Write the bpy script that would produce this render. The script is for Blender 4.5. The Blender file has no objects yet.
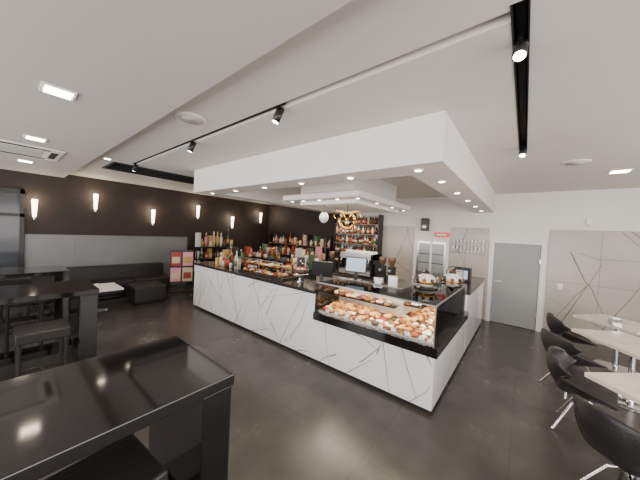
import bpy, math, random
from mathutils import Vector, Matrix, Euler
random.seed(7)
COL=bpy.context.scene.collection
# ------------------------------------------------------------------ materials
MATS={}
def mat(name,col,rough=.5,metal=0,emis=0,ecol=None,coat=0,noise=0,nscale=5,bump=0,bscale=40,spec=None):
    if name in MATS: return MATS[name]
    m=bpy.data.materials.new(name); m.use_nodes=True; nt=m.node_tree; b=nt.nodes['Principled BSDF']
    b.inputs['Base Color'].default_value=(*col,1); b.inputs['Roughness'].default_value=rough
    b.inputs['Metallic'].default_value=metal
    if spec is not None: b.inputs['Specular IOR Level'].default_value=spec
    if coat: b.inputs['Coat Weight'].default_value=coat; b.inputs['Coat Roughness'].default_value=.05
    if emis:
        b.inputs['Emission Color'].default_value=(*(ecol or col),1); b.inputs['Emission Strength'].default_value=emis
    if noise or bump:
        tc=nt.nodes.new('ShaderNodeTexCoord'); n=nt.nodes.new('ShaderNodeTexNoise'); n.inputs['Scale'].default_value=nscale; n.inputs['Detail'].default_value=6
        nt.links.new(tc.outputs['Object'],n.inputs['Vector'])
        if noise:
            r=nt.nodes.new('ShaderNodeValToRGB'); r.color_ramp.elements[0].position=.3; r.color_ramp.elements[1].position=.7
            r.color_ramp.elements[0].color=(*[c*(1-noise) for c in col],1); r.color_ramp.elements[1].color=(*[min(1,c*(1+noise)) for c in col],1)
            nt.links.new(n.outputs['Fac'],r.inputs['Fac']); nt.links.new(r.outputs['Color'],b.inputs['Base Color'])
        if bump:
            n2=nt.nodes.new('ShaderNodeTexNoise'); n2.inputs['Scale'].default_value=bscale; nt.links.new(tc.outputs['Object'],n2.inputs['Vector'])
            bp=nt.nodes.new('ShaderNodeBump'); bp.inputs['Strength'].default_value=bump; bp.inputs['Distance'].default_value=.01
            nt.links.new(n2.outputs['Fac'],bp.inputs['Height']); nt.links.new(bp.outputs['Normal'],b.inputs['Normal'])
    MATS[name]=m; return m
def tilemat(name,col,seam,sx,sy,rough,vary=.06,ms=.004,axes='xy',nscale=1.2,noise=.12):
    m=bpy.data.materials.new(name); m.use_nodes=True; nt=m.node_tree; b=nt.nodes['Principled BSDF']
    b.inputs['Roughness'].default_value=rough
    tc=nt.nodes.new('ShaderNodeTexCoord'); vec=tc.outputs['Object']
    if axes!='xy':
        s=nt.nodes.new('ShaderNodeSeparateXYZ'); c=nt.nodes.new('ShaderNodeCombineXYZ'); nt.links.new(vec,s.inputs[0])
        nt.links.new(s.outputs['X' if axes[0]=='x' else 'Y'],c.inputs[0]); nt.links.new(s.outputs['Z'],c.inputs[1]); vec=c.outputs[0]
    br=nt.nodes.new('ShaderNodeTexBrick'); br.offset=0; br.inputs['Scale'].default_value=1
    br.inputs['Brick Width'].default_value=sx; br.inputs['Row Height'].default_value=sy; br.inputs['Mortar Size'].default_value=ms; br.inputs['Mortar Smooth'].default_value=.1
    br.inputs['Color1'].default_value=(*[c*(1-vary) for c in col],1); br.inputs['Color2'].default_value=(*[c*(1+vary) for c in col],1); br.inputs['Mortar'].default_value=(*seam,1)
    nt.links.new(vec,br.inputs['Vector'])
    n=nt.nodes.new('ShaderNodeTexNoise'); n.inputs['Scale'].default_value=nscale; n.inputs['Detail'].default_value=8; nt.links.new(tc.outputs['Object'],n.inputs['Vector'])
    mr=nt.nodes.new('ShaderNodeMapRange'); mr.inputs['From Min'].default_value=.3; mr.inputs['From Max'].default_value=.7; mr.inputs['To Min'].default_value=1-noise; mr.inputs['To Max'].default_value=1+noise
    nt.links.new(n.outputs['Fac'],mr.inputs['Value'])
    mx=nt.nodes.new('ShaderNodeMix'); mx.data_type='RGBA'; mx.blend_type='MULTIPLY'; mx.inputs['Factor'].default_value=1
    nt.links.new(br.outputs['Color'],mx.inputs['A']); nt.links.new(mr.outputs['Result'],mx.inputs['B']); nt.links.new(mx.outputs['Result'],b.inputs['Base Color'])
    mr2=nt.nodes.new('ShaderNodeMapRange'); mr2.inputs['To Min'].default_value=rough*.8; mr2.inputs['To Max'].default_value=rough*1.25; nt.links.new(n.outputs['Fac'],mr2.inputs['Value']); nt.links.new(mr2.outputs['Result'],b.inputs['Roughness'])
    MATS[name]=m; return m
def glassmat(name,tint=(1,1,1),refl=.08):
    m=bpy.data.materials.new(name); m.use_nodes=True; nt=m.node_tree; nt.nodes.clear()
    o=nt.nodes.new('ShaderNodeOutputMaterial'); t=nt.nodes.new('ShaderNodeBsdfTransparent'); g=nt.nodes.new('ShaderNodeBsdfGlossy'); mx=nt.nodes.new('ShaderNodeMixShader')
    t.inputs[0].default_value=(*tint,1); g.inputs['Roughness'].default_value=.03
    fr=nt.nodes.new('ShaderNodeFresnel'); fr.inputs['IOR'].default_value=1.12
    a=nt.nodes.new('ShaderNodeMath'); a.operation='ADD'; a.inputs[1].default_value=refl*.4; nt.links.new(fr.outputs[0],a.inputs[0])
    nt.links.new(a.outputs[0],mx.inputs[0]); nt.links.new(t.outputs[0],mx.inputs[1]); nt.links.new(g.outputs[0],mx.inputs[2]); nt.links.new(mx.outputs[0],o.inputs[0])
    MATS[name]=m; return m
WHITE=mat('white_paint',(.84,.81,.775),.6,noise=.02,nscale=2)
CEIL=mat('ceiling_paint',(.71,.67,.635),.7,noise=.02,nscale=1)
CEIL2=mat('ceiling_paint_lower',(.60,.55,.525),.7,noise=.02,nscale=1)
DARKWALL=mat('dark_brown_wall',(.022,.013,.010),.6,noise=.2,nscale=3)
GREYPANEL=tilemat('grey_wall_panel',(.19,.195,.20),(.13,.13,.14),1.2,2.0,.35,axes='yz')
FLOOR=tilemat('floor_tile',(.060,.055,.050),(.04,.037,.035),1.0,1.0,.25,vary=.05,nscale=2.2,noise=.25,ms=.003)
WALLTILE=tilemat('wall_marble_tile',(.47,.43,.375),(.25,.22,.19),1.2,1.15,.22,vary=.03,axes='xz',noise=.12)
MARBLE=mat('white_marble',(.86,.85,.84),.12,noise=.03,nscale=2,coat=.3)
VEIN=mat('black_vein',(.016,.014,.013),.3)
VEINB=mat('brown_vein',(.12,.085,.06),.4)
SEAM=mat('panel_seam',(.4,.4,.41),.4)
BLACKG=mat('black_gloss',(.008,.007,.007),.09,coat=.4)
BLACK=mat('black_satin',(.014,.013,.013),.35)
BLACKM=mat('black_matte',(.012,.012,.012),.7)
LEATH=mat('black_leather',(.018,.016,.016),.4,bump=.3,bscale=60)
CHROME=mat('chrome',(.75,.75,.76),.12,metal=1)
STEEL=mat('steel',(.55,.55,.56),.28,metal=1)
DSTONE=mat('dark_stone',(.03,.027,.025),.16,noise=.3,nscale=25)
DOORG=mat('door_grey',(.33,.335,.34),.45,noise=.02)
FRAMEW=mat('frame_white',(.85,.84,.82),.4)
GLASS=glassmat('clear_glass',refl=.04)
LED=mat('led_white',(1,.9,.75),.5,emis=24,ecol=(1,.84,.62))
SCON=mat('sconce_glow',(1,.93,.82),.5,emis=9,ecol=(1,.86,.66))
LINEW=mat('line_white',(.9,.9,.9),.5)
GOLD=mat('gold',(.85,.52,.14),.25,metal=1)
CER=mat('ceramic_white',(.8,.78,.74),.2)
TABT=mat('table_marble',(.74,.70,.60),.2,noise=.1,nscale=6,coat=.2)
PAS=[mat('crust_gold',(.50,.22,.05),.5,noise=.4,nscale=30),mat('crust_brown',(.28,.10,.03),.5,noise=.4,nscale=30),mat('crust_light',(.66,.38,.13),.55,noise=.3,nscale=30),mat('choc',(.07,.028,.014),.35),mat('cream',(.85,.74,.52),.5),mat('jam',(.5,.04,.02),.3),mat('sugar',(.88,.85,.8),.7)]
TRAY=mat('tray_silver',(.7,.68,.64),.25,metal=.8)
COLS=[mat('pkg_red',(.34,.04,.03),.4),mat('pkg_gold',(.52,.32,.10),.35),mat('pkg_white',(.7,.66,.6),.4),mat('pkg_green',(.06,.15,.06),.4),mat('pkg_pink',(.55,.25,.28),.4),mat('pkg_brown',(.16,.08,.04),.4),mat('pkg_dark',(.04,.04,.05),.4),mat('pkg_cream',(.65,.52,.34),.4)]
PINK=mat('poster_pink',(.75,.3,.36),.4)
BOT=[mat('bottle_green',(.02,.07,.03),.08),mat('bottle_amber',(.3,.11,.02),.08),mat('bottle_clear',(.5,.52,.5),.08),mat('bottle_dark',(.02,.015,.015),.1),mat('bottle_red',(.3,.03,.02),.1)]
WOOD=mat('shelf_wood',(.2,.12,.07),.3)
# ------------------------------------------------------------------ builder
class B:
    def __init__(s): s.v=[];s.f=[];s.m=[];s.mats=[];s.sm=[]
    def mi(s,m):
        if m not in s.mats: s.mats.append(m)
        return s.mats.index(m)
    def add(s,vs,fs,m,smooth=False,M=None):
        o=len(s.v); i=s.mi(m)
        for p in vs:
            p=Vector(p); s.v.append(tuple(M@p if M else p))
        for f in fs: s.f.append(tuple(k+o for k in f)); s.m.append(i); s.sm.append(smooth)
        return s
    def box(s,x0,x1,y0,y1,z0,z1,m,M=None):
        vs=[(x,y,z) for z in (z0,z1) for y in (y0,y1) for x in (x0,x1)]
        return s.add(vs,[(0,2,3,1),(4,5,7,6),(0,1,5,4),(2,6,7,3),(0,4,6,2),(1,3,7,5)],m,False,M)
    def cbox(s,x,y,z,sx,sy,sz,m,M=None): return s.box(x-sx/2,x+sx/2,y-sy/2,y+sy/2,z,z+sz,m,M)
    def lathe(s,c,prof,m,n=20,M=None,smooth=True):
        vs=[];fs=[]
        for r,z in prof:
            for k in range(n):
                a=2*math.pi*k/n; vs.append((c[0]+r*math.cos(a),c[1]+r*math.sin(a),c[2]+z))
        for j in range(len(prof)-1):
            for k in range(n):
                k2=(k+1)%n; fs.append((j*n+k,j*n+k2,(j+1)*n+k2,(j+1)*n+k))
        if prof[0][0]>1e-4: fs.append(tuple(reversed(range(n))))
        if prof[-1][0]>1e-4: fs.append(tuple((len(prof)-1)*n+k for k in range(n)))
        return s.add(vs,fs,m,smooth,M)
    def cyl(s,c,r,h,m,n=20,M=None): return s.lathe(c,[(r,0),(r,h)],m,n,M,False)
    def tube(s,pts,r,m,n=8,M=None):
        pts=[Vector(p) for p in pts]; rs=r if isinstance(r,(list,tuple)) else [r]*len(pts); vs=[];fs=[]
        for i,p in enumerate(pts):
            d=(pts[min(i+1,len(pts)-1)]-pts[max(i-1,0)]).normalized()
            up=Vector((0,0,1)) if abs(d.z)<.9 else Vector((1,0,0)); a=d.cross(up).normalized(); b=d.cross(a)
            for k in range(n):
                t=2*math.pi*k/n; vs.append(p+a*math.cos(t)*rs[i]+b*math.sin(t)*rs[i])
        for j in range(len(pts)-1):
            for k in range(n):
                k2=(k+1)%n; fs.append((j*n+k,(j+1)*n+k,(j+1)*n+k2,j*n+k2))
        fs.append(tuple(range(n))); fs.append(tuple(reversed([(len(pts)-1)*n+k for k in range(n)])))
        return s.add(vs,fs,m,True,M)
    def sph(s,c,rx,ry,rz,m,n=12,M=None):
        prof=[(max(math.sin(math.pi*j/8),0),-math.cos(math.pi*j/8)) for j in range(9)]
        T=Matrix.Translation(c)@Matrix.Diagonal((rx,ry,rz,1))
        return s.lathe((0,0,0),prof,m,n,(M@T) if M else T)
    def obj(s,name,loc=(0,0,0),rz=0,bevel=0,parent=None,subsurf=0,solid=0):
        me=bpy.data.meshes.new(name); me.from_pydata(s.v,[],s.f)
        for m in s.mats: me.materials.append(m)
        for p,i,k in zip(me.polygons,s.m,s.sm): p.material_index=i; p.use_smooth=k
        me.update(); o=bpy.data.objects.new(name,me); COL.objects.link(o); o.location=loc; o.rotation_euler=(0,0,rz)
        if solid: q=o.modifiers.new('s','SOLIDIFY'); q.thickness=solid; q.offset=0
        if bevel: q=o.modifiers.new('b','BEVEL'); q.width=bevel; q.segments=2; q.limit_method='ANGLE'; q.angle_limit=math.radians(50)
        if subsurf: q=o.modifiers.new('u','SUBSURF'); q.levels=subsurf; q.render_levels=subsurf
        if parent: o.parent=parent
        return o
def veins(b,org,u,n,W,H,count,seed,m=VEIN,wid=.010,cross=True):
    R=random.Random(seed); org=Vector(org);u=Vector(u);n=Vector(n);z=Vector((0,0,1))
    for i in range(count):
        s=(i+R.random())/count*W; t=R.uniform(0,H) if R.random()<.4 else (0 if R.random()<.5 else H)
        a=R.choice([1,1,-1])*math.radians(R.uniform(48,80))
        if R.random()<.2: a=R.choice([1,-1])*math.radians(R.uniform(15,35))
        a=math.pi-a if R.random()<.2 else a
        L=R.uniform(.4,1.2)*max(.8,H); dirs=-1 if t>=H*.99 else 1
        if t not in (0,H) and R.random()<.5: dirs=-1
        P=[];x,y=s,t;st=.06; w0=wid*R.uniform(.5,1.5); k=int(L/st)
        dx=math.cos(a); dy=abs(math.sin(a))*dirs
        for j in range(k+1):
            if x<0.01 or x>W-.01 or y<-.001 or y>H+.001: break
            P.append((x,y)); 
            if R.random()<.1: 
                g=R.uniform(-.3,.3); dx,dy=dx*math.cos(g)-dy*math.sin(g),dx*math.sin(g)+dy*math.cos(g)
            x+=dx*st+R.uniform(-.004,.004); y+=dy*st
        if len(P)<3: continue
        vs=[];fs=[]
        for j,(px,py) in enumerate(P):
            q=j/(len(P)-1); w=w0*(1-.6*q)*.5
            d=Vector((dx,dy)).normalized(); nx,ny=-d.y,d.x
            for sg in (1,-1):
                vs.append(org+u*min(max(px+nx*w*sg,0),W)+z*min(max(py+ny*w*sg,0),H)+n*.0015)
        for j in range(len(P)-1): fs.append((2*j,2*j+1,2*j+3,2*j+2))
        b.add(vs,fs,m)
# ------------------------------------------------------------------ room shell
XL,XR,YF,YB,H=-9.0,3.6,-3.0,7.55,3.1
B().box(XL,XR,YF,YB,-.1,0,FLOOR).obj('floor')
def slabs(b,x0,x1,y0,y1,z0,z1,holes,m):
    xs=sorted({x0,x1,*[h[0] for h in holes],*[h[1] for h in holes]}); ys=sorted({y0,y1,*[h[2] for h in holes],*[h[3] for h in holes]})
    for a,c in zip(xs,xs[1:]):
        for d,e in zip(ys,ys[1:]):
            cx,cy=(a+c)/2,(d+e)/2
            if any(h[0]<cx<h[1] and h[2]<cy<h[3] for h in holes): continue
            b.box(a,c,d,e,z0,z1,m)
c=B()
holes=[(-.12,-.045,1.54,4.08),(-6.1,-.12,1.58,1.66),(-7.0,-6.15,1.35,6.9)]
slabs(c,XL,XR,.98,YB,H,H+.1,holes,CEIL)
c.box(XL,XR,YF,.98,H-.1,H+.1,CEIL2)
c.box(-.12,-.045,1.54,4.08,H+.095,H+.11,BLACKM); c.box(-6.1,-.12,1.58,1.66,H+.06,H+.11,CEIL)
c.box(-.122,-.115,1.54,4.08,H-.004,H+.1,BLACKM);c.box(-.05,-.043,1.54,4.08,H-.004,H+.1,BLACKM)
c.box(-.12,-.045,4.07,4.085,H-.004,H+.1,BLACKM)
c.box(-7.0,-6.15,1.35,6.9,H+.25,H+.3,WHITE)
for q in [(-7.02,-6.99),(-6.16,-6.13)]: c.box(q[0],q[1],1.35,6.9,H-.02,H+.28,BLACKM)
for q in [(1.33,1.36),(6.89,6.92)]: c.box(-7.02,-6.13,q[0],q[1],H-.02,H+.28,BLACKM)
c.obj('ceiling')
b=B(); x0,x1,y0,w,zb=-5.36,-.62,2.48,.42,2.65
b.box(x0,x1,y0,y0+w,zb,H,WHITE); b.box(x1-w,x1,y0+w,YB,zb,H,WHITE); b.box(x0,x0+w,y0+w,YB,zb,H,WHITE)
b.obj('ceiling_beam_frame')
b=B(); b.box(-3.85,-2.1,3.55,5.9,2.56,2.66,WHITE); b.box(-3.6,-2.35,3.8,5.65,2.66,H,WHITE)
b.box(-3.6,-2.3,3.8,5.7,2.49,2.56,WHITE); b.obj('ceiling_dropped_canopy',bevel=.008)
# walls
w=B(); w.box(XL-.15,XL,YF,YB,0,H+.3,DARKWALL); w.box(XL,XL+.02,.36,4.0,0,1.6,GREYPANEL); w.box(XL,XL+.03,.36,4.0,1.59,1.61,BLACKM); w.obj('wall_left')
w=B(); w.box(XL-.15,XR+.15,YB,YB+.15,0,H+.3,WHITE)
w.box(XL,-4.5,YB-.03,YB,0,H,DARKWALL)
for a,d in ((-3.5,-2.52),(-1.55,-.7),(.42,XR)):
    w.box(a,d,YB-.025,YB,0,2.27,WALLTILE)
    veins(w,(a,YB-.025,0),(1,0,0),(0,-1,0),d-a,2.27,int((d-a)*5)+2,int(a*10)+80,VEINB,.013)
w.obj('wall_back')
B().box(XR,XR+.15,YF,YB,0,H+.3,WHITE).obj('wall_right')
w=B(); w.box(XL-.15,XR+.15,YF-.15,YF,0,.35,WHITE); w.box(XL-.15,XR+.15,YF-.15,YF,2.8,H+.3,WHITE)
for x in (-9.1,-6,-3,0,3.55): w.box(x-.08,x+.08,YF-.15,YF,.35,2.8,BLACK)
w.obj('wall_front')
B().box(.42,XR,YB-.035,YB-.026,0,.06,WALLTILE).obj('baseboard_back')
# doors
d=B(); d.box(-.66,-.57,YB-.06,YB-.001,0,2.0,FRAMEW); d.box(.29,.38,YB-.06,YB-.001,0,2.0,FRAMEW); d.box(-.57,.29,YB-.06,YB-.001,1.92,2.0,FRAMEW)
d.box(-.57,.29,YB-.035,YB-.001,0.01,1.92,DOORG); d.box(-.575,-.565,YB-.037,YB-.034,0,1.92,BLACKM); d.box(.285,.295,YB-.037,YB-.034,0,1.92,BLACKM); d.box(-.57,.29,YB-.037,YB-.034,1.915,1.925,BLACKM)
d.box(-.51,-.49,YB-.08,YB-.035,1.0,1.02,STEEL); d.box(-.51,-.38,YB-.09,YB-.075,1.0,1.02,STEEL)
d.box(.27,.30,YB-.065,YB-.03,.3,.4,STEEL); d.box(.27,.30,YB-.065,YB-.03,1.5,1.6,STEEL); d.obj('door_1',bevel=.003)
d=B(); d.box(-2.5,-2.42,YB-.06,YB-.001,0,1.95,FRAMEW); d.box(-1.65,-1.57,YB-.06,YB-.001,0,1.95,FRAMEW); d.box(-2.42,-1.65,YB-.06,YB-.001,1.87,1.95,FRAMEW)
d.box(-2.42,-1.65,YB-.03,YB-.001,.01,1.87,STEEL)
for x in (-2.36,-2.0): d.box(x,x+.3,YB-.04,YB-.03,1.0,1.8,mat('pane_light',(.36,.39,.40),.1)); d.box(x,x+.3,YB-.04,YB-.03,.15,.85,DOORG)
for z in (1.25,1.5): d.box(-2.36,-1.7,YB-.045,YB-.04,z,z+.02,BLACK)
d.box(-2.05,-2.0,YB-.05,YB-.03,0,1.87,FRAMEW)
d.box(-1.75,-1.73,YB-.08,YB-.03,.85,1.1,STEEL); d.obj('door_2',bevel=.003)
d=B(); 
for y in (-.95,-.32,.28): d.box(XL+.001,XL+.06,y,y+.07,0,2.6,BLACK)
d.box(XL+.001,XL+.06,-.95,.35,2.5,2.6,BLACK);d.box(XL+.001,XL+.06,-.95,.35,0,.1,BLACK);d.box(XL+.001,XL+.06,-.95,.35,1.98,2.05,BLACK); d.box(XL+.01,XL+.02,-.9,.3,.1,2.5,mat('door_glass',(.05,.055,.065),.12)); d.box(XL+.06,XL+.09,-.27,-.25,.9,1.4,STEEL); d.obj('door_3')
b=B(); b.box(-1.95,-1.6,YB-.08,YB-.001,2.0,2.12,mat('exit_red',(.6,.05,.03),.4,emis=.8)); b.box(-1.9,-1.65,YB-.084,YB-.08,2.04,2.08,LINEW); b.obj('exit_sign')
b=B(); b.box(-2.3,-2.12,YB-.2,YB-.001,2.15,2.5,BLACK); b.lathe((0,0,0),[(.06,0),(.07,.01),(.0,.012)],STEEL,16,Matrix.Translation((-2.21,YB-.2,2.27))@Matrix.Rotation(math.pi/2,4,'X')); b.obj('loudspeaker',bevel=.01)
b=B(); b.box(.96,1.04,YB-.05,YB-.001,2.4,2.52,LINEW); b.lathe((1.0,YB-.06,2.4),[(.0,-.03),(.03,-.02),(.035,0)],LINEW,12); b.obj('alarm_sensor')
b=B(); b.box(.6,.68,YB-.035,YB-.026,1.0,1.12,LINEW); b.box(.625,.655,YB-.04,YB-.035,1.03,1.09,FRAMEW); b.obj('light_switch')
# ------------------------------------------------------------------ ceiling lights
def downlight(x,y,z,r=.045,sq=False,power=0):
    b=B()
    if sq: b.box(-r-.02,r+.02,-r-.02,r+.02,-.012,0,LINEW); b.box(-r,r,-r,r,-.016,-.011,LED)
    else: b.lathe((0,0,0),[(r+.018,0),(r+.018,-.008),(r,-.012)],LINEW,20); b.lathe((0,0,0),[(r,-.0125),(r*.5,-.014),(0,-.014)],LED,16)
    o=b.obj('recessed_downlight',(x,y,z))
    if power:
        l=bpy.data.lights.new('downlight_lamp','SPOT'); l.energy=power; l.spot_size=math.radians(110); l.spot_blend=.8; l.color=(1,.84,.66); l.shadow_soft_size=.06
        lo=bpy.data.objects.new('lamp',l); COL.objects.link(lo); lo.location=(0,0,-.04); lo.parent=o
for x,y in ((-3.04,.29),(-5.05,.28),(-7.2,.28)): downlight(x,y,H-.1,.08,True,36)
downlight(-5.95,1.2,H,.05,False,12); downlight(1.05,5.8,H,.09,True,36); downlight(1.3,3.2,H,.09,True,30)
for i in range(6): downlight(-.9-i*.82,2.69,2.65,.035,False,24)
for i in range(5): downlight(-.83,3.35+i*.9,2.65,.035,False,14)
for y in (3.7,4.4,5.1,5.75): downlight(-2.2,y,2.56,.03,False,0); downlight(-3.72,y,2.56,.03,False,0)
for x in (-2.6,-3.0,-3.4): downlight(x,3.68,2.56,.03,False,18)
for x,y in ((-2.84,1.26),(.49,4.96)):
    b=B(); b.lathe((0,0,0),[(.15,0),(.15,-.008),(.135,-.016)],FRAMEW,32); b.lathe((0,0,0),[(.125,-.017),(.0,-.02)],mat('grille',(.6,.57,.54),.7),32); b.obj('ceiling_speaker',(x,y,H))
b=B(); b.box(-6.6,-5.6,-.25,.62,H-.115,H-.1,FRAMEW); b.box(-6.4,-5.8,-.05,.42,H-.12,H-.114,mat('grille',(.6,.6,.6)))
for q in ((-6.54,-6.46,-.1,.47),(-5.74,-5.66,-.1,.47),(-6.4,-5.8,-.2,-.12),(-6.4,-5.8,.49,.57)): b.box(*q,H-.118,H-.114,BLACKM)
b.obj('air_conditioning_vent')
b=B(); b.box(-6.05,-1.8,1.6,1.64,H+.02,H+.06,BLACKM); b.obj('track_rail')
b=B(); b.box(-.105,-.06,1.58,4.06,H+.05,H+.095,BLACKM); b.obj('track_rail')
def spot(x,y,z,rx,rz,power=18):
    b=B(); b.cyl((0,0,-.03),.02,.05,BLACK,12)
    M=Matrix.Translation((0,0,-.07))@Euler((rx,0,rz)).to_matrix().to_4x4()
    b.lathe((0,0,0),[(.036,.07),(.036,-.07),(.03,-.07),(.028,-.055)],BLACK,20,M); b.lathe((0,0,0),[(.03,-.0705),(0,-.073)],LED,16,M)
    o=b.obj('track_spotlight',(x,y,z))
    l=bpy.data.lights.new('spot_lamp','SPOT'); l.energy=power; l.spot_size=math.radians(70); l.spot_blend=.6; l.color=(1,.84,.66); l.shadow_soft_size=.03
    lo=bpy.data.objects.new('lamp',l); COL.objects.link(lo); lo.parent=o; lo.matrix_local=M@Matrix.Translation((0,0,-.09))
for x in (-1.87,-3.6,-5.95): spot(x,1.62,H,-.35,-.7)
spot(-.083,1.85,H+.03,-.5,0); spot(-.083,3.95,H+.03,-.5,0)
# ------------------------------------------------------------------ sconces
for i,y in enumerate((.14,1.58,2.93,4.3,5.65,7.0)):
    z=2.2 if i%2==0 else 2.48
    if i==0: y=.5
    b=B(); b.lathe((.08,0,-.22),[(.015,0),(.03,.02),(.052,.38),(.048,.42),(.0,.42)],SCON,16); b.box(0,.03,-.02,.02,-.1,.1,STEEL); b.cyl((.08,0,-.27),.02,.06,STEEL,12); b.box(0,.08,-.01,.01,-.26,-.24,STEEL)
    o=b.obj('sconce_light',(XL+.002,y,z))
    l=bpy.data.lights.new('sconce_lamp','POINT'); l.energy=8; l.color=(1,.8,.55); l.shadow_soft_size=.08; lo=bpy.data.objects.new('lamp',l); COL.objects.link(lo); lo.parent=o; lo.location=(.25,0,.2)
# ------------------------------------------------------------------ bar counter
CX0,CXm,CX1=-6.25,-2.42,-.70; CY=2.98
b=B()
b.box(CX0+.02,CXm,CY+.03,CY+.5,0,.05,BLACKM)
b.box(CX0,CXm,CY,CY+.55,.05,1.03,MARBLE); veins(b,(CX0,CY,.05),(1,0,0),(0,-1,0),CXm-CX0,.98,28,3)
for x in (-5.0,-3.75): b.box(x-.003,x+.003,CY-.001,CY,.05,1.03,SEAM)
b.box(CX0-.03,CXm,CY-.03,CY+.62,1.03,1.08,DSTONE)
b.box(CX0,CX0+.55,CY+.55,5.6,0,1.03,MARBLE); b.box(CX0-.03,CX0+.6,CY+.62,5.63,1.03,1.08,DSTONE)
b.obj('bar_counter')
b=B()
b.box(CXm,CX1-.03,CY+.03,CY+.6,0,.05,BLACKM)
b.box(CXm,CX1,CY,CY+.62,.05,.65,MARBLE); b.box(CX1-.62,CX1,CY+.62,4.88,.05,.65,MARBLE)
veins(b,(CXm,CY,.05),(1,0,0),(0,-1,0),CX1-CXm,.6,13,11)
veins(b,(CX1,CY,.05),(0,1,0),(1,0,0),1.9,.6,8,5)
b.box(CXm,CX1+.03,CY-.03,CY+.62,.65,.76,BLACKG); b.box(CX1-.65,CX1+.03,CY+.62,4.9,.65,.76,BLACKG)
b.box(CXm,CXm+.03,CY,CY+.62,.76,1.2,BLACKG)
GX=CX1-.02; GY=CY+.02; zt=1.2
b.box(CXm+.03,GX,GY,GY+.008,.76,zt,GLASS); b.box(GX-.008,GX,GY+.01,4.86,.76,zt,GLASS)
b.box(CXm+.03,GX,GY,GY+.6,zt,zt+.01,GLASS); b.box(GX-.6,GX,GY+.6,4.86,zt,zt+.01,GLASS)
b.box(GX-.6,GX,4.85,4.86,.76,zt,GLASS)
MIR=mat('case_back_panel',(.55,.48,.4),.3)
b.box(CXm+.03,GX-.6,GY+.58,GY+.6,.76,zt-.03,MIR); b.box(GX-.6,GX-.585,GY+.6,4.85,.76,zt-.03,MIR)
for p in ((GX-.008,GX+.004,GY-.004,GY+.008),(GX-.012,GX+.002,4.845,4.865),(GX-.612,GX-.596,4.845,4.865),(GX-.61,GX-.595,GY+.585,GY+.6)): b.box(*p,.76,zt,STEEL)
b.box(CXm,GX+.004,GY-.005,GY+.006,zt-.004,zt+.012,STEEL); b.box(GX-.006,GX+.005,GY,4.87,zt-.004,zt+.012,STEEL)
b.box(CXm,GX-.6,GY+.592,GY+.604,zt-.012,zt+.012,STEEL); b.box(GX-.61,GX-.598,GY+.59,4.87,zt-.012,zt+.012,STEEL)
b.box(CXm+.03,GX-.01,GY+.02,GY+.57,.76,.78,TRAY); b.box(GX-.58,GX-.02,GY+.57,4.84,.76,.78,TRAY)
b.box(CXm+.03,GX-.6,GY+.32,GY+.57,.98,.988,GLASS); b.box(GX-.58,GX-.32,GY+.6,4.84,.98,.988,GLASS)
case=b.obj('pastry_display_case')
b=B()
b.box(CXm,GX-.62,GY+.62,GY+.9,1.12,1.17,DSTONE); b.box(GX-.9,GX-.62,GY+.9,4.88,1.12,1.17,DSTONE)
b.box(CXm,GX-.64,GY+.64,GY+.86,.0,1.12,BLACK); b.box(GX-.86,GX-.64,GY+.86,4.86,0,1.12,BLACK)
b.obj('service_ledge')
b=B(); b.box(CX1-.6,CX1,4.92,7.1,.05,1.03,MARBLE); b.box(CX1-.57,CX1-.03,4.94,7.07,0,.05,BLACKM); veins(b,(CX1,4.92,.05),(0,1,0),(1,0,0),2.18,.98,9,21); b.box(CX1-.63,CX1+.03,4.92,7.13,1.03,1.08,DSTONE); b.obj('service_counter')
# pastries
def croissant(b,x,y,z,s,a,m):
    pts=[];rs=[]
    for i in range(11):
        t=i/10; ang=math.radians(-75+150*t); R=s*.55
        pts.append((R*math.sin(ang),R*math.cos(ang)-R*.6,0)); rs.append(s*(.05+.26*math.sin(math.pi*t)**.8)*(1 if i%2 else .85))
    M=Matrix.Translation((x,y,z+s*.26))@Matrix.Rotation(a,4,'Z'); b.tube(pts,rs,m,8,M)
def pastry(b,x,y,z,k,R):
    a=R.uniform(0,6.28)
    if k==0: croissant(b,x,y,z,.115,a,R.choice(PAS[:3]))
    elif k==1: b.sph((x,y,z+.028),.048,.048,.03,R.choice(PAS[:3])); b.sph((x,y,z+.05),.026,.026,.014,R.choice(PAS[3:]))
    elif k==2:
        M=Matrix.Translation((x,y,z+.022))@Matrix.Rotation(a,4,'Z'); b.sph((0,0,0),.07,.035,.026,R.choice(PAS[:2]),10,M); b.sph((0,0,.016),.058,.024,.018,R.choice([PAS[4],PAS[6],PAS[3]]),10,M)
    elif k==3:
        ring=[(x+.034*math.cos(t*math.pi/5),y+.034*math.sin(t*math.pi/5),z+.022) for t in range(11)]; b.tube(ring,.02,R.choice([PAS[3],PAS[3],PAS[5],PAS[6]]),8)
    elif k==4: b.lathe((x,y,z),[(.032,0),(.045,.02),(.04,.022)],PAS[1],12); b.lathe((x,y,z),[(.038,.021),(.02,.038),(0,.04)],R.choice([PAS[4],PAS[5],PAS[3],COLS[3]]),12)
    else: b.cbox(x,y,z,.09,.06,.02,PAS[3],None); b.cbox(x,y,z+.02,.09,.06,.018,R.choice([PAS[4],PAS[6],PAS[5]]),None)
R=random.Random(5); b=B()
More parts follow.
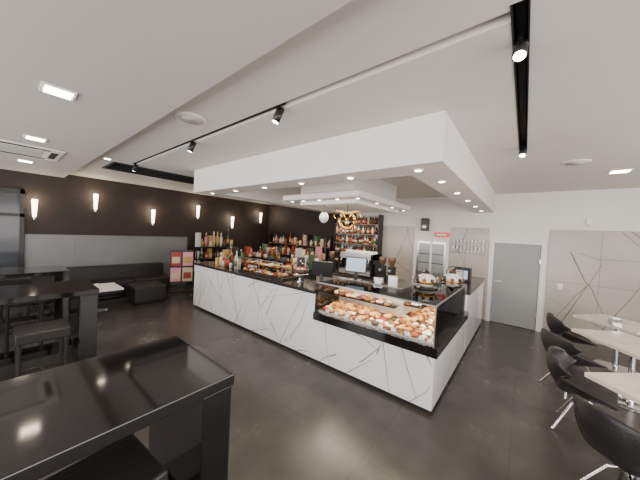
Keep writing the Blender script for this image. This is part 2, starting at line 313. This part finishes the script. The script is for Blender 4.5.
def fill(x0,x1,y0,y1,z,st,alongx=True):
    if alongx:
        x=x0
        while x<x1:
            k=R.choice([0,0,0,1,2,2,3,4,5]); y=y0
            while y<y1:
                pastry(b,x+R.uniform(-.01,.01),y+R.uniform(-.01,.01),z,k if R.random()<.9 else R.randint(0,5),R); y+=st
            x+=st
    else:
        y=y0
        while y<y1:
            k=R.choice([0,0,0,1,2,2,3,4,5]); x=x0
            while x<x1:
                pastry(b,x+R.uniform(-.01,.01),y+R.uniform(-.01,.01),z,k if R.random()<.9 else R.randint(0,5),R); x+=st
            y+=st
fill(CXm+.12,GX-.62,GY+.09,GY+.52,.785,.104); fill(GX-.55,GX-.05,GY+.09,4.78,.785,.104,False)
fill(CXm+.12,GX-.65,GY+.38,GY+.55,.99,.105); fill(GX-.53,GX-.36,GY+.65,4.75,.99,.105,False)
for i in range(50):
    if R.random()<.6: x,y=R.uniform(CXm+.15,GX-.65),R.uniform(GY+.2,GY+.5)
    else: x,y=R.uniform(GX-.5,GX-.2),R.uniform(GY+.1,4.7)
    croissant(b,x,y,.825,.11,R.uniform(0,6.3),R.choice(PAS[:3]))
for i in range(9): b.box(-2.25+i*.17,-2.19+i*.17,GY+.03,GY+.035,.785,.825,LINEW)
for i in range(9): b.box(GX-.035,GX-.03,3.2+i*.17,3.26+i*.17,.785,.825,LINEW)
b.obj('pastries',parent=case)
# ------------------------------------------------------------------ back bar
def bottle(b,x,y,z,h,r,m,cap,RR=None):
    RR=RR or R
    b.lathe((x,y,z),[(r,0),(r,h*.58),(r*.9,h*.64),(r*.35,h*.76),(r*.33,h*.95)],m,10); b.cyl((x,y,z+h*.94),r*.4,h*.06,cap,8); b.lathe((x,y,z+h*.15),[(r*1.02,0),(r*1.02,h*.3)],RR.choice(COLS),10)
sh=B(); sh.box(-5.15,-3.5,7.1,7.5,0,.95,BLACK); sh.box(-5.18,-3.47,7.05,7.5,.95,1.0,DSTONE); sh.box(-5.15,-3.5,7.46,7.5,1.0,2.5,mat('mirror',(.5,.5,.52),.05,metal=1))
for z in (1.32,1.64,1.96,2.28): sh.box(-5.13,-3.52,7.2,7.46,z,z+.02,WOOD)
for x in (-5.17,-3.52): sh.box(x,x+.03,7.2,7.5,1.0,2.6,BLACK)
shelf=sh.obj('bottle_shelf')
bb=B()
for z in (1.0,1.34,1.66,1.98,2.3):
    for row in (7.27,7.38):
        x=-5.08
        while x<-3.58: bottle(bb,x,row,z,R.uniform(.22,.29),.034,R.choice(BOT),R.choice(COLS+[BLACK])); x+=.085
bb.obj('liquor_bottles',parent=shelf)
b=B(); b.box(-4.3,-2.1,5.3,5.95,0,.9,STEEL); b.box(-4.33,-2.07,5.27,5.98,.9,.94,DSTONE)
b.box(-5.5,-4.35,5.3,5.95,0,.9,BLACK); b.box(-5.53,-4.33,5.27,5.98,.9,.94,DSTONE)
b.obj('back_work_counter')
def coffee(x,y,z):
    b=B(); b.box(-.45,.45,-.25,.25,.05,.16,STEEL); b.box(-.45,.45,0,.25,.16,.5,BLACK); b.box(-.47,.47,-.22,.27,.42,.56,STEEL); b.box(-.47,-.43,-.25,.27,.05,.56,BLACKG); b.box(.43,.47,-.25,.27,.05,.56,BLACKG)
    for s in (-.25,0,.25):
        b.cyl((s,-.1,.34),.035,.08,CHROME,14); b.tube([(s,-.12,.35),(s,-.28,.33)],.014,BLACK); 
    for s in (-.38,.38): b.tube([(s,-.22,.42),(s,-.26,.36),(s,-.24,.2)],.007,CHROME)
    for s in (-.4,.4): 
        for t in (-.2,.2): b.cyl((s,t,0),.02,.05,BLACK,8)
    for r in range(2):
        for i in range(12): b.lathe((-.38+i*.07,.02+r*.1,.56),[(.02,0),(.03,.05),(.028,.05)],CER,10)
    b.obj('espresso_machine',(x,y,z),bevel=.006)
coffee(-3.2,5.62,.94)
def grinder(x,y,z):
    b=B(); b.box(-.08,.08,-.12,.12,0,.1,BLACK); b.box(-.07,.07,-.04,.1,.1,.32,BLACK); b.lathe((0,.02,.32),[(.04,0),(.085,.1),(.085,.2),(.0,.21)],mat('hopper',(.12,.07,.04),.1),16); b.box(-.03,.03,-.11,-.04,.2,.25,STEEL); b.obj('coffee_grinder',(x,y,z),bevel=.006)
grinder(-2.35,5.6,.94); grinder(-2.58,5.6,.94); grinder(-4.05,5.6,.94)
SCR=mat('screen_lit',(.3,.4,.5),.2,emis=.6,ecol=(.6,.7,.8))
def pos(x,y,z,rz,face=SCR):
    b=B(); b.cbox(0,0,0,.2,.2,.02,BLACK); b.cbox(0,.02,.02,.05,.04,.16,BLACK); M=Matrix.Translation((0,0,.26))@Matrix.Rotation(-.2,4,'X')
    b.box(-.18,.18,-.015,.015,-.12,.14,BLACK,M); b.box(-.165,.165,-.018,-.015,-.1,.125,face,M); b.obj('cash_register_screen',(x,y,z),rz,bevel=.003)
pos(-2.62,3.38,1.08,math.pi+.3); pos(-2.2,3.76,1.17,.3)
pos(-5.85,3.75,1.08,.3,BLACKG)
b=B(); X0,X1=-4.55,-3.25; Y0=3.06
b.box(X0,X1,Y0,Y0+.4,1.08,1.11,BLACK); b.box(X0,X1,Y0,Y0+.006,1.11,1.38,GLASS); b.box(X0,X1,Y0,Y0+.36,1.38,1.386,GLASS); b.box(X0,X0+.006,Y0,Y0+.4,1.11,1.38,GLASS); b.box(X1-.006,X1,Y0,Y0+.4,1.11,1.38,GLASS)
b.box(X0+.01,X1-.01,Y0+.1,Y0+.38,1.24,1.246,GLASS)
for x in (X0,X1-.012,(X0+X1)/2): b.box(x,x+.012,Y0-.002,Y0+.01,1.11,1.39,STEEL)
b.box(X0,X1,Y0-.003,Y0+.01,1.38,1.392,STEEL)
x=X0+.09
while x<X1-.06:
    for y,z in ((Y0+.1,1.11),(Y0+.24,1.11),(Y0+.2,1.248),(Y0+.31,1.248)): pastry(b,x,y,z,R.choice([0,1,2,4,5]),R)
    x+=.115
b.obj('countertop_pastry_display')
def boxes(name,x,y,z,n,sx,sy,seed,hs=1,rz=0,rows=1):
    Rr=random.Random(seed); b=B()
    for rr in range(rows):
      for i in range(n):
        px=(i+.5)/n*sx-sx/2; h=Rr.uniform(.12,.3)*hs; wd=sx/n*.44; m=Rr.choice(COLS)
        t=Rr.random()
        py=(rr+.5)/rows*sy-sy/2
        if t<.3: b.cbox(px,py,0,wd*2,min(.14,sy/rows),h,m); b.cbox(px,py-.071,.04,wd*1.4,.003,h*.4,Rr.choice(COLS))
        elif t<.6: bottle(b,px,py,0,h+.08,min(wd,.045),Rr.choice(BOT),Rr.choice(COLS),Rr)
        elif t<.8: b.lathe((px,py,0),[(wd*.6,0),(wd,h*.3),(wd*.9,h*.6),(wd*.3,h*.72),(wd*.5,h*.85),(0,h)],m,12); b.sph((px,py,h*.75),wd*.4,wd*.4,wd*.4,Rr.choice(COLS))
        else: b.lathe((px,py,0),[(wd*.9,0),(wd*.95,h*.7),(wd*.7,h*.75)],Rr.choice([CER,COLS[7],BOT[1]]),14); b.lathe((px,py,h*.75),[(wd*.75,0),(wd*.75,.03),(0,.035)],Rr.choice([GOLD,COLS[0],BLACK]),14)
    return b.obj(name,(x,y,z),rz)
boxes('gift_packages',-5.15,3.3,1.08,9,.9,.36,1,1.25,0,2)
boxes('counter_jars',-5.95,4.75,1.08,4,.45,1.3,4,1.5,0,5)
boxes('panettone_boxes',-4.95,5.6,.94,8,1.1,.5,31,2.1,0,2)
def cakestand(x,y,z,m1,m2,s=1):
    b=B(); b.lathe((0,0,0),[(.08,0),(.02,.02),(.02,.12),(.16,.14),(.16,.15)],CHROME,24); b.lathe((0,0,.15),[(.12,0),(.12,.07),(.11,.08)],m1,24); b.lathe((0,0,.15),[(.11,.081),(0,.09)],m2,24)
    for k in range(8): b.sph((.09*math.cos(k*.785),.09*math.sin(k*.785),.245),.016,.016,.016,PAS[5])
    b.lathe((0,0,.15),[(.15,0),(.15,.12),(.1,.18),(0,.2)],GLASS,24); b.lathe((0,0,.35),[(.012,0),(.018,.02),(0,.03)],CHROME,12)
    o=b.obj('cake_stand',(x,y,z)); o.scale=(s,s,s)
cakestand(-3.03,3.28,1.08,PAS[3],PAS[4])
cakestand(-1.05,5.62,1.08,PAS[4],PAS[6])
boxes('sauce_bottles',-3.85,3.54,1.08,11,1.3,.1,8,1.45)
b=B(); b.box(-8.6,-5.3,6.95,7.5,0,1.0,BLACK); b.box(-8.63,-5.27,6.92,7.5,1.0,1.04,DSTONE); b.box(-8.6,-5.3,7.25,7.5,1.42,1.45,WOOD); b.box(-8.6,-5.3,7.48,7.5,1.0,1.85,BLACK)
for x in (-8.6,-7.5,-6.4,-5.33): b.box(x,x+.03,7.25,7.5,1.04,1.85,BLACK)
sb=b.obj('product_sideboard')
boxes('packaged_sweets',-6.95,7.1,1.04,22,3.1,.25,9,1.2,0,2).parent=sb; boxes('packaged_sweets_upper',-6.95,7.38,1.45,22,3.1,.2,10,1.3).parent=sb
b=B()
for z in (.05,.45,.85,1.25): b.box(-8.9,-8.4,4.05,5.6,z,z+.03,BLACK)
for x in (-8.9,-8.43):
    for y in (4.05,4.75,5.57): b.box(x,x+.03,y,y+.03,0,1.3,BLACK)
gs=b.obj('gift_shelf')
for z,sd in ((.08,21),(.48,22),(.88,23),(1.28,24)):
    o=boxes('gift_items',-8.64,4.83,z,10,1.4,.3,sd,1.15 if z<1.2 else 1.9,math.pi/2); o.parent=gs
b=B(); b.box(-.02,.0,-.3,.3,.3,1.25,BLACK)
for i,(y,z) in enumerate(((-.15,.35),(.15,.35),(-.15,.8),(.15,.8))): b.box(0,.015,y-.13,y+.13,z,z+.4,(PINK,COLS[7],COLS[0],PINK)[i]); b.box(.015,.017,y-.1,y+.1,z+.08,z+.26,COLS[(7,0,7,1)[i]])
b.box(-.15,.15,-.3,.3,0,.03,BLACK); b.box(-.02,0,-.03,.03,0,.4,BLACK); b.obj('magazine_stand',(-7.7,3.3,0),-.4)
def teapot(x,y,z,s,rz):
    b=B(); b.lathe((0,0,0),[(.17,0),(.18,.012),(.0,.012)],BLACKG,24)
    b.lathe((0,0,.012),[(.06,0),(.13,.05),(.15,.11),(.12,.17),(.06,.2),(.05,.21)],CER,24); b.lathe((0,0,.012),[(.132,.052),(.153,.09),(.153,.1)],GOLD,24); b.lathe((0,0,.222),[(.06,0),(.045,.03),(.012,.04),(.018,.06),(0,.07)],BLACKG,16)
    b.tube([(.13,0,.1),(.19,0,.13),(.22,0,.2)],[.03,.02,.014],CER); b.tube([(-.13,0,.17),(-.2,0,.17),(-.21,0,.1),(-.14,0,.07)],.012,BLACKG)
    for k in range(8):
        a=k*.785; b.sph((.148*math.cos(a),.148*math.sin(a),.13),.03,.03,.03,(BLACKG,PAS[1])[k%2])
    o=b.obj('decorative_teapot',(x,y,z),rz); o.scale=(s,s,s)
teapot(-1.12,3.98,1.214,.95,.9); teapot(-1.0,5.16,1.08,1.15,1.0)
b=B(); b.box(-.07,.07,-.05,.05,0,.12,CHROME); b.box(-.05,.05,-.052,-.03,.02,.1,LINEW); b.obj('napkin_dispenser',(-1.78,3.78,1.17),.2)
b=B(); b.cbox(0,0,0,.14,.02,.18,COLS[7]); b.cbox(0,-.012,.02,.12,.003,.14,LINEW); b.obj('menu_card',(-1.55,3.78,1.17),.3)
b=B(); b.cbox(0,0,0,.3,.25,.28,BLACK); b.cbox(0,-.126,.05,.22,.004,.18,SCR); b.obj('payment_terminal',(-1.0,6.2,1.08),0)
gs=B(); gs.box(-1.5,-.75,YB-.2,YB-.03,1.62,1.64,GLASS)
for i in range(9):
    for zz in (0,.17): gs.lathe((-1.45+i*.082,YB-.12,1.64+zz),[(.015,0),(.02,.005),(.005,.02),(.005,.06),(.03,.09),(.028,.15)],mat('glassware',(.75,.77,.78),.1),10)
gs.box(-1.5,-.75,YB-.2,YB-.03,1.79,1.8,GLASS); gs.obj('glass_shelf')
b=B(); b.lathe((0,0,0),[(.11,0),(.11,.02),(0,.022)],BLACKG,24,Matrix.Rotation(math.pi/2,4,'X')); ring=[(.14*math.cos(t*math.pi/10),0,.14*math.sin(t*math.pi/10)) for t in range(21)]; b.tube(ring,.026,GOLD)
b.sph((0,-.03,-.02),.05,.03,.07,GOLD)
for s in (1,-1): b.tube([(s*.03,-.03,.04),(s*.1,-.02,.16),(s*.2,0,.17),(s*.25,0,.08),(s*.2,0,.02)],[.026,.024,.018,.012,.006],GOLD); b.sph((s*.03,-.06,.0),.012,.01,.012,BLACKG)
b.tube([(0,0,.12),(0,0,.3)],.006,BLACK); b.obj('hanging_emblem',(-2.55,3.95,2.19),.6)
b=B(); b.sph((0,0,0),.09,.09,.11,CER); b.lathe((0,0,.09),[(.03,0),(.03,.03)],BLACK,12); b.tube([(0,0,.1),(0,0,.24)],.005,BLACK); b.obj('pendant_lamp',(-3.05,3.9,2.25))
# ------------------------------------------------------------------ sofa + coffee table
b=B()
b.box(-8.95,-8.7,.42,3.2,.0,.78,LEATH)
for i in range(3): b.box(-8.7,-8.1,.42+i*.93,.42+i*.93+.92,.1,.44,LEATH)
b.box(-8.7,-8.15,.5,3.15,0,.1,BLACK); b.obj('leather_sofa',bevel=.04)
b=B(); b.box(-.35,.35,-.35,.35,.06,.44,LEATH); b.box(-.3,.3,-.3,.3,0,.06,BLACK); b.obj('ottoman',(-7.45,2.35,0),0,bevel=.04)
b=B(); b.cbox(0,0,.46,.8,.8,.04,LINEW); b.cyl((0,0,.02),.035,.44,CHROME); b.lathe((0,0,0),[(.24,0),(.24,.012),(.04,.03)],CHROME,24); b.obj('coffee_table',(-7.35,1.35,0),bevel=.006)
b=B(); b.lathe((0,0,0),[(.03,0),(.035,.07),(.03,.08),(.0,.08)],CER,14); b.obj('sugar_bowl',(-7.35,1.35,.5))
# ------------------------------------------------------------------ high tables
def hightable(x0,x1,y0,y1,z=1.05):
    b=B(); b.box(x0,x1,y0,y1,z-.07,z,BLACKG)
    for a,c in ((y0+.0,y0+.2),(y1-.2,y1-.0)): b.box(x0+.03,x1-.01,a+.01,c-.01,0,z-.07,BLACKG)
    b.box(x0+.3,x1-.3,y0+.2,y1-.2,.18,.26,BLACKG); b.obj('high_bar_table',bevel=.006)
hightable(-2.2,-1.36,-.9,.92); hightable(-5.3,-4.45,-.95,.85); hightable(-7.2,-6.35,-1.0,.8)
def stool(x,y,rz=0,h=.78):
    b=B(); b.box(-.2,.2,-.2,.2,h-.1,h,LEATH)
    for s in (-1,1):
        for t in (-1,1): b.cbox(s*.17,t*.17,0,.035,.035,h-.1,BLACK)
        b.box(s*.17-.015,s*.17+.015,-.17,.17,.25,.28,BLACK); b.box(-.17,.17,s*.17-.015,s*.17+.015,.25,.28,BLACK)
    b.obj('bar_stool',(x,y,0),rz,bevel=.012)
stool(-4.05,.3); stool(-4.05,-.35); stool(-5.9,.25); stool(-1.45,.3,.1); stool(-1.45,-.35); stool(-7.7,.2)
# ------------------------------------------------------------------ dining tables / chairs
def dtable(cx,cy,ang,L=.8,W=.7):
    b=B(); b.box(0,L,0,W,.705,.75,TABT); b.cyl((L/2,W/2,.02),.035,.685,CHROME); b.lathe((L/2,W/2,0),[(.25,0),(.25,.012),(.04,.03)],CHROME,28); b.obj('dining_table',(cx,cy,0),ang,bevel=.006)
dtable(.51,3.5,math.radians(-48)); dtable(.59,5.2,math.radians(-56),.95,.7); dtable(.72,6.25,math.radians(-40),.8,.7)
def chair(x,y,rz):
    b=B(); vs=[];fs=[];NS,NT=14,12
    prof=[]
    for i in range(NS+1):
        s=i/NS
        if s<.5: q=s/.5; px=.24-.42*q; pz=.46-.04*math.sin(q*math.pi*.7)
        else: q=(s-.5)/.5; px=-.18-.10*q-.05*math.sin(q*math.pi); pz=.43+.37*q
        prof.append((px,pz,s))
    for px,pz,s in prof:
        for j in range(NT+1):
            t=j/NT*2-1; w=.26-.03*abs(s-.45)
            wrap=max(0,abs(t)-.55)/.45
            arm=math.sin(min(1,max(0,s/.62))*math.pi*.5)
            if s<.55: x_,y_,z_=px,t*w*(1+.05*wrap),pz+wrap**1.3*.20*arm
            else:
                q=(s-.55)/.45; x_,y_,z_=px+abs(t)**2.5*.17*(1-q*.35),t*w,pz-abs(t)**3*.06*q+wrap*.18*(1-q)
            vs.append((x_,y_,z_))
    n=NT+1
    for i in range(NS):
        for j in range(NT): fs.append((i*n+j,i*n+j+1,(i+1)*n+j+1,(i+1)*n+j))
    b.add(vs,fs,LEATH,True); sh=b.obj('shell',solid=.03,subsurf=1)
    b=B(); 
    for k in range(4):
        a=math.pi/4+k*math.pi/2; ca,sa=math.cos(a),math.sin(a)
        b.tube([(0,0,.36),(.1*ca,.1*sa,.30),(.27*ca,.27*sa,.02),(.29*ca,.29*sa,.012)],.012,CHROME)
    b.cyl((0,0,.3),.03,.11,CHROME)
    lg=b.obj('legs')
    e=bpy.data.objects.new('dining_chair',None); COL.objects.link(e); sh.parent=e; lg.parent=e; e.location=(x,y,0); e.rotation_euler=(0,0,rz)
chair(.68,2.88,math.radians(42)); chair(.56,3.82,math.radians(-10)); chair(.55,4.75,math.radians(35)); chair(.66,5.8,math.radians(10)); chair(1.35,3.0,math.radians(120))
b=B(); b.cbox(0,0,0,.12,.08,.1,CHROME); b.cbox(0,0,.1,.1,.06,.02,LINEW); b.obj('napkin_holder',(1.15,5.95,.75),.5)
# ------------------------------------------------------------------ lights
def area(name,loc,rot,sx,sy,e,col=(1,1,1)):
    l=bpy.data.lights.new(name,'AREA'); l.shape='RECTANGLE'; l.size=sx; l.size_y=sy; l.energy=e; l.color=col
    o=bpy.data.objects.new(name,l); COL.objects.link(o); o.location=loc; o.rotation_euler=rot
area('window_daylight',(-2.7,-2.95,1.6),(math.radians(90),0,0),11,2.3,430,(1,.97,.94))
area('side_fill_light',(3.5,2.0,1.6),(math.radians(90),0,math.radians(90)),7,2.0,210,(1,.96,.92))  # added fill lamp; the right wall behind it is solid, without windows
area('case_led_strip',(-1.6,3.05,1.18),(math.radians(20),0,0),1.5,.03,15,(1,.86,.64))
area('case_led_strip',(-.78,3.95,1.18),(math.radians(20),0,math.radians(90)),1.7,.03,17,(1,.86,.64))
area('backbar_light',(-4.3,6.85,2.55),(math.radians(-15),0,0),1.4,.2,26,(1,.78,.55))
area('sideboard_light',(-6.95,6.6,2.3),(math.radians(-25),0,0),3.0,.2,16,(1,.8,.6))
area('canopy_light',(-3.0,4.8,2.47),(0,0,0),1.1,1.6,70,(1,.87,.7))
W=bpy.data.worlds.new('w'); bpy.context.scene.world=W; W.use_nodes=True; W.node_tree.nodes['Background'].inputs[0].default_value=(.9,.93,1,1); W.node_tree.nodes['Background'].inputs[1].default_value=1.2
cam=bpy.data.cameras.new('camera'); cam.lens=256.3/640*36; cam.sensor_width=36; co=bpy.data.objects.new('camera',cam); COL.objects.link(co); co.location=(0,0,1.95); co.rotation_euler=(1.5429,-.04946,.67559); cam.clip_start=.02
bpy.context.scene.camera=co
